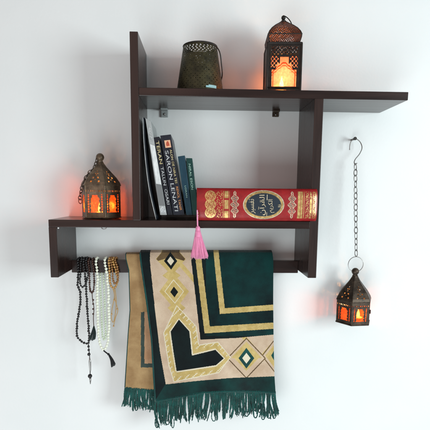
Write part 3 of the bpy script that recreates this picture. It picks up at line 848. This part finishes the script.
mb = MB(); mb.tube([ph(88.4, 344, YP), ph(89.6, 356, YP)], .0012, 6); mb.tube([ph(89.6, 356, YP), ph(90.4, 383, YP)], .0010, 6); obj('pendant_cord', mb, jet, t, True)
mb = MB()
for y, s in ((346.5, 1.3), (350, 1.3), (354.3, 1.7), (376, 2.3)): mb.ball(ph(88.4+(y-344)*.05, y, YP), s*mpp(YP), 12)
obj('pendant_bead', mb, jet, t, True)
mb = MB()
mb.tube([ph(89.6, 357.5, YP), ph(89.9, 362, YP), ph(90.2, 370, YP), ph(90.2, 373, YP)], [.0012, .0030, .0022, .001], 8)
mb.tube([ph(90.2, 378, YP), ph(90.3, 380, YP), ph(90.4, 384, YP)], [.0028, .0024, .0008], 8)
obj('metal_tip', mb, steel, t, True)
# second black loop, hanging short at the left
r2 = 1.15*mpp(-.05)
t = strand('short jet bead bracelet looped tight on the rail beside the long black strand',
    [*over(82.0, r2, .002), ph(80.5, 272, yb-.003), ph(80.0, 282, yb-.004), ph(82.0, 287, yb-.004), ph(85.5, 284, yb-.004), ph(88.0, 274, yb-.003), *over(87.2, r2, .002)[::-1]], r2, jet, 1.95)
t = strand('reddish brown bead strand ending in a dark green tassel, left of the white beads',
    [*over(89.6, r2), ph(89.4, 275, yb), ph(89.8, 288, yb), ph(91.2, 292.5, yb), ph(93.6, 290, yb), ph(94.2, 276, yb), *over(93.6, r2)[::-1]], r2, brownb, 1.9)
dkgreen = cloth('dark_green_thread', (.006, .016, .015), (.012, .035, .03), .2)
mb = MB(); mb.tube(smoothpath([ph(92, 292, yb), ph(92.6, 300, yb), ph(93.9, 308, yb), ph(93.4, 318, yb), ph(93.9, 328, yb)]), .0011, 6); obj('tassel_cord', mb, brownb, t, True)
mb = MB()
for y in (300, 304, 309, 314): mb.ball(ph(93.2, y, yb), .0026, 10)
obj('spacer_bead', mb, brownb, t, True)
mb = MB(); rnd = random.Random(5)
for i in range(60):
    q = rnd.uniform(-1, 1)
    mb.tube(smoothpath([ph(93.9+.3*q, 326, yb-.001*rnd.random()), ph(93.6+2.3*q, 333, yb-.002-.003*rnd.random()), ph(92.6+3.2*q-.5, 341-1.8*abs(q)-rnd.random(), yb-.001-.002*rnd.random())], 4), .0007, 4)
obj('tassel', mb, dkgreen, t, True)
# white beads, double loop
r3 = 1.55*mpp(-.05)
t = strand('long strand of round pearly white beads with a black tassel on the rail',
    [*over(97.2, r3), ph(97.3, 275, yb-.001), ph(97.4, 300, yb-.001), ph(98.2, 325, yb-.001), ph(99.6, 342, yb-.001), ph(103.4, 349.6, yb-.001), ph(107.4, 344, yb-.001), ph(109.0, 325, yb-.001), ph(108.6, 300, yb-.001), ph(107, 275, yb-.001), *over(105.8, r3)[::-1]], r3, pearl, 2.0)
t2 = strand('inner loop of smaller pale greenish beads hanging within the white strand',
    [W(100.2, 262, RY+.013), W(100.2, 270, RY+.010), ph(100.2, 277, yb+.004), ph(101.0, 300, yb), ph(101.8, 322, yb), ph(102.6, 336, yb), ph(104.2, 340, yb), ph(105.6, 336, yb), ph(105.4, 322, yb), ph(104.6, 300, yb), ph(103.6, 277, yb+.004), W(103.4, 270, RY+.010), W(103.4, 262, RY+.013)], r3*.82, beadmat('pale_green_bead', (.55, .62, .48), .3), 2.0)
blackt = cloth('black_thread', (.01, .01, .011), (.02, .022, .024), .2)
mb = MB(); mb.tube(smoothpath([ph(103.6, 350.5, yb-.002), ph(106, 352.5, yb-.003), ph(109.4, 355, yb-.003)]), .0018, 8); mb.ball(ph(108.4, 354.2, yb-.003), .0032, 10); obj('tassel_cord', mb, blackt, t, True)
mb = MB()
for i in range(70):
    q = rnd.uniform(-1, 1)
    mb.tube(smoothpath([ph(108.8+.5*q, 354.5-.4*q, yb-.003), ph(111.6+1.2*q, 359.5-.8*q, yb-.003-.003*rnd.random()), ph(113.4+2.2*q, 366.5-1.2*q-2*rnd.random(), yb-.003*rnd.random())], 4), .0007, 4)
obj('tassel', mb, blackt, t, True)
# amber
r4 = 1.35*mpp(-.05)
t = strand('short amber gold bead strand with loose golden cords beside the rug',
    [*over(109.8, r4, .001), ph(109.6, 270, yb-.001), ph(109.8, 280, yb-.001), ph(111.8, 287, yb-.002), ph(115.2, 287, yb-.002), ph(117.6, 281, yb-.002), ph(116.2, 272, yb-.001), *over(114.0, r4, .001)[::-1]], r4, amberb, 1.95)
t3 = strand('dark amber bead bracelet looped twice beside the golden strand',
    [*over(112.0, r4*.9, .002), ph(112.6, 272, yb-.004), ph(112.8, 279, yb-.005), ph(115.0, 283.6, yb-.005), ph(118.0, 279, yb-.004), ph(117.4, 268, yb-.003), *over(116.0, r4*.9, .002)[::-1]], r4*.9, beadmat('dark_amber_bead', (.26, .11, .025), .2, Coat_Weight=.5), 1.95)
gc = mat('golden_cord', (.42, .26, .10), .5)
mb = MB()
mb.tube(smoothpath([ph(112.5, 287, yb-.001), ph(114.5, 296, yb), ph(112.2, 308, yb), ph(111.4, 318, yb), ph(113.4, 322, yb), ph(115.6, 312, yb), ph(116.2, 300, yb), ph(115.0, 288, yb)]), .0011, 6)
mb.tube(smoothpath([ph(114, 288, yb-.001), ph(115.2, 300, yb-.001), ph(117.8, 310, yb), ph(115.4, 318, yb), ph(113.6, 326, yb)]), .0010, 6)
obj('loose_cord', mb, gc, t, True)
for p in ((114.2, 300), (111.7, 314), (117.4, 309), (113.6, 326)):
    mb = MB(); mb.ball(ph(*p, yb-.001), .0022, 10); obj('cord_bead', mb, amberb, t, True)

# ------------------------------------------------------------------ light
w = bpy.data.worlds.new('World'); S.world = w; w.use_nodes = True
bg = w.node_tree.nodes['Background']; bg.inputs[0].default_value = (.95, .98, 1, 1); bg.inputs[1].default_value = .36
def area(name, loc, target, size, power, color, sy=None):
    l = bpy.data.lights.new(name, 'AREA'); l.energy = power; l.color = color; l.size = size
    if sy: l.shape = 'RECTANGLE'; l.size_y = sy
    o = bpy.data.objects.new(name, l); COL.objects.link(o); o.location = loc
    o.rotation_euler = (Vector(target)-Vector(loc)).to_track_quat('-Z', 'Y').to_euler(); return o
area('window_light', (1.65, -1.55, .02), (.1, 0, -.05), .85, 33, (.86, .985, 1), .85)
area('floor_bounce_fill', (-.45, -1.8, -1.25), (0, 0, -.2), 1.2, 20, (.90, .99, 1))  # added fill lamp, stands in for light bounced off the floor
area('room_lamp', (-.9, -2.3, .55), (0, 0, 0), 1.8, 7.5, (1, .60, .50))
vs = S.view_settings; vs.view_transform = 'Standard'; vs.look = 'None'; vs.exposure = 0; vs.gamma = 1
S.cycles.max_bounces = 8; S.cycles.transparent_max_bounces = 16; S.cycles.caustics_reflective = False; S.cycles.caustics_refractive = False
